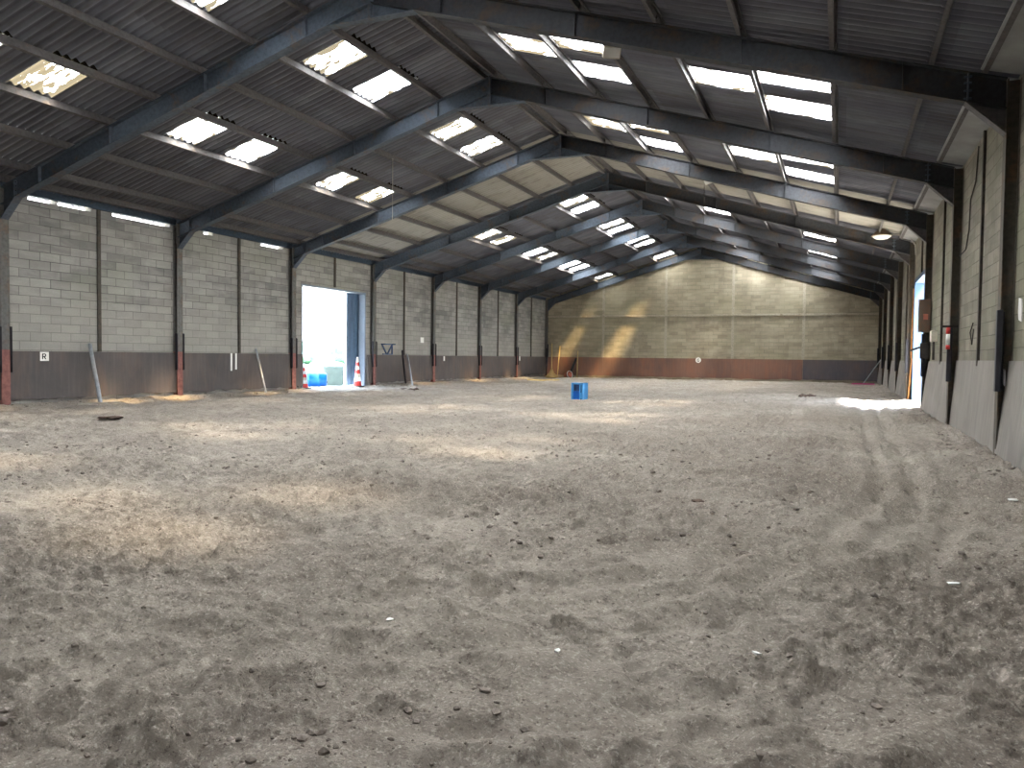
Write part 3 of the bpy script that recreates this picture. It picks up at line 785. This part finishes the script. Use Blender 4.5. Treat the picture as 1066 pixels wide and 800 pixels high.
# lumps and scraps on the sand
def lump(x, y, r, lab, mat='dung', n=5, name='soil_lump', cat='lump', flat=.45):
    m = MB(); z = gz(x, y) if x > WL else 0
    for i in range(n): clod(m, x+random.uniform(-1,1)*r*1.6, y+random.uniform(-.6,.6)*r, z+r*.15, r*random.uniform(.6,1), flat)
    tag(obj(name, m, M[mat]), lab, cat)
lump(-11.9,10.1,.14,'flat dark heap of soil on the sand before the nearest left column','dung',6,flat=.25)
lump(-13.9,24.1,.16,'dark strip of soil on the sand in front of the left doorway','dung',6)
lump(-.9,27.0,.16,'dark lump on the sand well before the right end of the gable','dung',5)
lump(-9.5,5.65,.06,'small dark lump on the left part of the foreground sand','dung',2)
lump(-1.05,6.75,.055,'small dark lump at mid distance on the grey sand','dung',3)
def scrap(x, y, w, h, a, lab):
    z = gz(x, y)+.012; m = MB().prism([(-w,-h),(w*.6,-h*.7),(w,h*.4),(-w*.2,h),(-w*.9,h*.5)], 'z', 0, .008)
    m.xf(Matrix.Translation((x,y,z)) @ Matrix.Rotation(a,4,'Z') @ Matrix.Rotation(.12,4,'X')); tag(obj('scrap', m, M['white']), lab, 'scrap', None)
scrap(1.45,8.1,.05,.03,.3,'white scrap lying at the foot of the right kickboards')
scrap(.62,5.05,.05,.014,.4,'thin white sliver on the sand right of the beaten track')
scrap(-1.86,3.05,.016,.013,.4,'tiny white chip in the near foreground sand')
scrap(-1.02,2.95,.016,.012,1.4,'tiny white chip in the near sand, second from the left')
scrap(-.28,3.22,.018,.012,2.4,'tiny white chip beside the beaten track in near sand')

# right wall fittings around the doorway
t = thing('switch_box', 'rusty brown switch box hung on the third right column', 'box', (1.86,21.62,1.95))
m = MB(); m.box(1.74,2.00,21.48,21.66,1.92,2.72); obj('case', m, M['box_brown'], t, bevel=.012)
m = MB(); m.box(1.755,1.985,21.468,21.482,1.95,2.69); obj('door', m, M['box_brown'], t, bevel=.004)
m = MB(); m.box(1.84,1.94,21.455,21.47,2.22,2.36); obj('switch', m, M['terracotta'], t, bevel=.004)
t = thing('junction_box', 'white junction box on conduit stalks on the right wall', 'box', (1.95,20.6,1.7))
m = MB(); m.box(1.90,2.03,20.2,20.55,1.66,1.92); obj('case', m, M['lamp'], t, bevel=.02)
for y in (20.28, 20.46):
    obj('conduit', MB().tube([(1.97,y,1.25),(1.97,y,1.68)], .018, 8), M['dark'], t, smooth=True)
t = thing('door_latch', 'dark iron latch arm reaching into the right doorway', 'latch', (1.85,21.9,1.55))
obj('arm', MB().bar((1.98,21.75,1.62),(1.62,21.95,1.48),.05,.05), M['dark'], t, bevel=.006)
m = MB(); m.box(1.80,2.0,21.60,21.68,1.28,1.66); obj('bracket', m, M['dark'], t, bevel=.006)
t = thing('warning_marker', 'red and white marker tube hanging on the second right column', 'marker', (1.80,16.35,1.4))
for z0, z1, mt in ((1.72,1.84,'red'),(1.52,1.72,'white'),(1.44,1.52,'red')):
    obj('band', MB().tube([(1.82,16.42,z0),(1.82,16.42,z1)], .035, 14), M[mt], t, smooth=True)
obj('hook', MB().bar((1.98,16.45,1.86),(1.72,16.42,1.86),.03,.04), M['dark'], t)
# blue folding rack on the left wall
t = thing('saddle_rack', 'blue iron rack with V-braces on the left wall past the door', 'rack', (WL+.02,27.95,1.22))
m = MB()
x = WL+.03
for a, b in (((27.5,1.66),(28.32,1.66)),((28.32,1.66),(28.32,1.24)),((27.52,1.66),(27.9,1.24)),((28.32,1.66),(27.95,1.24)),((27.6,1.25),(28.32,1.25))):
    m.bar((x,a[0],a[1]),(x,b[0],b[1]),.045,.04,(1,0,0))
obj('bracket_bars', m, M['blue_iron'], t)
m = MB(); m.bar((WL,28.3,1.66),(WL+.2,28.3,1.66),.04,.04); m.bar((WL,27.52,1.66),(WL+.2,27.52,1.66),.04,.04); obj('arms', m, M['blue_iron'], t)

# ------------------------------------------------------------------ lamps and cables
t = thing('pendant_lamp', 'bell-shaped lamp on a curved arm near the right doorway', 'lamp', (1.08,26.45,5.05))
obj('shade', MB().lathe([(.05,.30),(.07,.22),(.20,.12),(.30,.0),(.285,.0),(.18,.10),(.04,.20)], 28, (1.08,26.45,5.0), cap=False), M['lamp_brown'], t, smooth=True)
obj('diffuser', MB().lathe([(.001,-.10),(.16,-.09),(.25,-.03),(.27,.02),(.001,.03)], 28, (1.08,26.45,5.0), cap=False), M['white'], t, smooth=True)
obj('arm', MB().tube([(1.08,26.45,5.3),(1.10,26.45,5.33),(1.2,26.45,5.08),(1.6,26.48,5.0),(1.85,26.5,4.92),(2.0,26.5,4.7),(2.02,26.5,4.4)], .02, 8), M['cable_pale'], t, smooth=True)
def flood(loc, rz, lab, w=.34, h=.24):
    t = thing('floodlight', lab, 'lamp', loc); L = Matrix.Translation(loc) @ Matrix.Rotation(rz,4,'Z') @ Matrix.Rotation(.5,4,'X')
    obj('housing', MB().box(-w/2,w/2,-.07,.07,-h/2,h/2).xf(L), M['lamp'], t, bevel=.02)
    obj('lens', MB().box(-w/2+.02,w/2-.02,-.078,-.07,-h/2+.02,h/2-.02).xf(L), M['white'], t)
    m = MB(); m.bar((loc[0],loc[1],loc[2]),(loc[0],loc[1],loc[2]+.22),.04,.03); obj('bracket', m, M['dark'], t)
uf = 3.80
flood((XC+3.88, 13.25, raft_top(3.88)-.05), .5, 'white floodlight fixed under a right-slope purlin beyond the nearest frame', .30, .2)
flood((XC+4.0, 23.6, raft_top(4.0)-.02), -.9, 'small white floodlight under the right slope beyond the third frame', .5, .2)
def wire(pts, lab, mat='cable_pale', r=.008): tag(obj('cable', MB().tube(pts, r, 6), M[mat], smooth=True), lab, 'cable')
wire([(XC-3.72,18.6,raft_top(3.72)),(XC-3.72,18.6,4.9)], 'long thin wire hanging straight down from the left slope purlin')
wire([(XC+3.6,25.0,raft_top(3.6)),(XC+3.6,25.0,5.45)], 'thin wire hanging from right slope purlin beyond the third frame', 'cable')
wire([(WR-.02,14.9,4.75),(WR-.03,15.0,4.2),(WR-.06,15.3,3.95),(WR-.03,15.6,3.5),(WR-.03,15.9,3.2),(WR-.05,16.5,3.15),(WR-.03,16.65,3.6)], 'dark cable looping down the right wall near the second column', 'cable', .012)
wire([(WR-.04,14.75,1.85),(WR-.06,14.9,1.7),(WR-.05,14.75,1.5),(WR-.04,14.68,1.75)], 'small dark cable loop hanging low on the right wall', 'cable', .01)

# ------------------------------------------------------------------ open doors and the yard outside
t = thing('sliding_door', 'blue-grey ribbed sliding door pushed back from the left doorway', 'door', (WL-.34,26.3,0))
m = MB()
m.box(WL-.36, WL-.33, 25.55, 28.9, .03, 3.75)
for i in range(12):
    y = 25.6+i*.275; m.prism([(y,0.03),(y+.10,0.03),(y+.10,3.74),(y,3.74)], 'x', WL-.335, WL-.30)
obj('leaf', m, M['door_blue'], t, bevel=.004)
m = MB(); m.box(WL-.38, WL-.29, 25.50, 25.57, .02, 3.78); obj('leading_edge', m, M['jamb'], t)
m = MB(); m.box(WL-.33, WL-.29, 21.9, 28.9, 3.76, 3.84); obj('track_rail', m, M['dark'], t)

def cone(x, y, lab, h=1.05, z=None):
    z = gz(x, y) if z is None else z
    t = thing('traffic_cone', lab, 'traffic cone', (x, y, z))
    m = MB(); m.box(x-.19, x+.19, y-.19, y+.19, z, z+.04); obj('base', m, M['dark'], t, bevel=.01)
    prof = lambda q: .15*(1-q)+.03*q
    br = [0,.16,.30,.42,.56,.68,.82,1.0]; cols = ['red','white','lamp','red','white','red','white']
    for i in range(7):
        obj('stripe', MB().lathe([(prof(br[i]), z+.04+h*br[i]), (prof(br[i+1]), z+.04+h*br[i+1])], 20, (x,y,0)), M[cols[i]], t, smooth=False)
cone(WL+.22, 25.5, 'tall red and white striped cone at the far jamb of the left doorway', 1.10)
cone(WL-.12, 22.68, 'red and white cone half hidden by the near jamb of the left doorway', .85, 0.0)

m = MB().box(-90, WL-.2, -60, 130, -.12, -.03); struct('ground_outside', m, M['yard'])
m = MB().box(WR+.24, 60, -60, 110, -.12, -.03); struct('ground_outside', m, M['yard'])
t = thing('barrel', 'blue plastic barrel lying on its side outside the left doorway', 'barrel', (-18.5,24.75,0))
B = Matrix.Translation((-18.5,24.75,.25)) @ Matrix.Rotation(math.atan2(.55,.83),4,'Z') @ Matrix.Rotation(math.pi/2,4,'Y')
obj('drum', MB().lathe([(.001,-.46),(.22,-.46),(.255,-.42),(.265,-.2),(.285,-.17),(.265,-.14),(.27,.0),(.265,.14),(.285,.17),(.265,.2),(.255,.42),(.22,.46),(.001,.46)], 28, cap=False).xf(B), M['barrel'], t, smooth=True)
obj('bung', MB().lathe([(.001,.46),(.05,.46),(.05,.475),(.001,.475)], 14, (.1,0,0), cap=False).xf(B), M['ink'], t)
for i, (x, y, a) in enumerate(((-18.6,26.1,.5),(-19.0,26.6,.4),(-19.3,27.2,.6))):
    m = MB().box(-.35,.35,-.05,.05,-.05,.75).xf(Matrix.Translation((x,y,0)) @ Matrix.Rotation(a,4,'Z') @ Matrix.Rotation(.15,4,'X'))
    tag(obj('concrete_slab', m, M['concrete'], bevel=.01), f'{["first","second","third"][i]} pale concrete slab propped up beyond the blue barrel', 'slab', 'slabs outside the left doorway')
lump(-18.9,25.2,.12,'low heap of rubble behind the blue barrel','dung',7,'rubble_heap','rubble',.7)
# fence and hedge far across the yard
t = thing('yard_fence', 'pale rail fence far across the yard seen through the doorway', 'fence', (-45,60,0))
m = MB()
m.box(-62,-30,62,62.06,1.0,1.12); obj('rail', m, M['white'], t)
for i in range(9):
    x = -62+i*4; obj('post', MB().box(x-.06,x+.06,61.95,62.05,-.03,1.2), M['white'], t)
for i, (x, y, r, h) in enumerate(((-60,78,2.1,2.6),(-55,80,2.2,3.0),(-50,79,2.0,2.5),(-45,80,2.2,2.9),(-40,80,2.0,2.6))):
    t = thing('hedge_bush', f'{["first","second","third","fourth","fifth"][i]} rounded green bush of the hedge beyond the yard fence', 'bush', (x,y,0), 'hedge beyond the yard')
    m = MB(); n = 14; k = 9; vs, fs = [], []
    for j in range(k):
        ph = math.pi*j/(k-1)
        for q in range(n):
            a = 2*math.pi*q/n; w = 1+random.uniform(-.2,.2)
            vs.append((x+r*w*math.sin(ph)*math.cos(a), y+1.3*w*math.sin(ph)*math.sin(a), h*.5+h*.5*math.cos(ph)*w))
    for j in range(k-1):
        for q in range(n): fs.append((j*n+q, j*n+(q+1)%n, (j+1)*n+(q+1)%n, (j+1)*n+q))
    obj('leaves', m.add(vs, fs), M['leaf'], t); obj('stem', MB().tube([(x,y,-.05),(x,y,h*.5)], .12, 7), M['bark'], t)

# ------------------------------------------------------------------ daylight
w = bpy.data.worlds.new('sky'); S.world = w; w.use_nodes = True
nt = w.node_tree; bg = nt.nodes['Background']
tc = nt.nodes.new('ShaderNodeTexCoord'); sp = nt.nodes.new('ShaderNodeSeparateXYZ'); rp = nt.nodes.new('ShaderNodeValToRGB')
nt.links.new(tc.outputs['Generated'], sp.inputs[0]); nt.links.new(sp.outputs[2], rp.inputs['Fac'])
rp.color_ramp.elements[0].position = 0.0; rp.color_ramp.elements[0].color = (.95, .97, 1, 1)
rp.color_ramp.elements[1].position = .7; rp.color_ramp.elements[1].color = (.62, .78, 1.0, 1)
nt.links.new(rp.outputs['Color'], bg.inputs['Color']); bg.inputs['Strength'].default_value = 1.3
sun = bpy.data.lights.new('sun', 'SUN'); so = bpy.data.objects.new('sun', sun); COL.objects.link(so)
sun.energy = 9.0; sun.angle = math.radians(8); sun.color = (1, .97, .93)
so.rotation_euler = Vector((-1, .25, -1.72)).to_track_quat('-Z', 'Y').to_euler(); so.location = (20, 20, 30)

vs_ = S.view_settings; vs_.view_transform = 'Standard'; vs_.look = 'None'; vs_.gamma = 1; vs_.use_curve_mapping = False
vs_.exposure = 3.95
cy = S.cycles
cy.max_bounces = 12; cy.diffuse_bounces = 8; cy.transparent_max_bounces = 16; cy.transmission_bounces = 8
cy.use_denoising = True
try: cy.use_guiding = True; cy.use_surface_guiding = True; cy.use_volume_guiding = False
except Exception: pass
cy.sample_clamp_indirect = 0
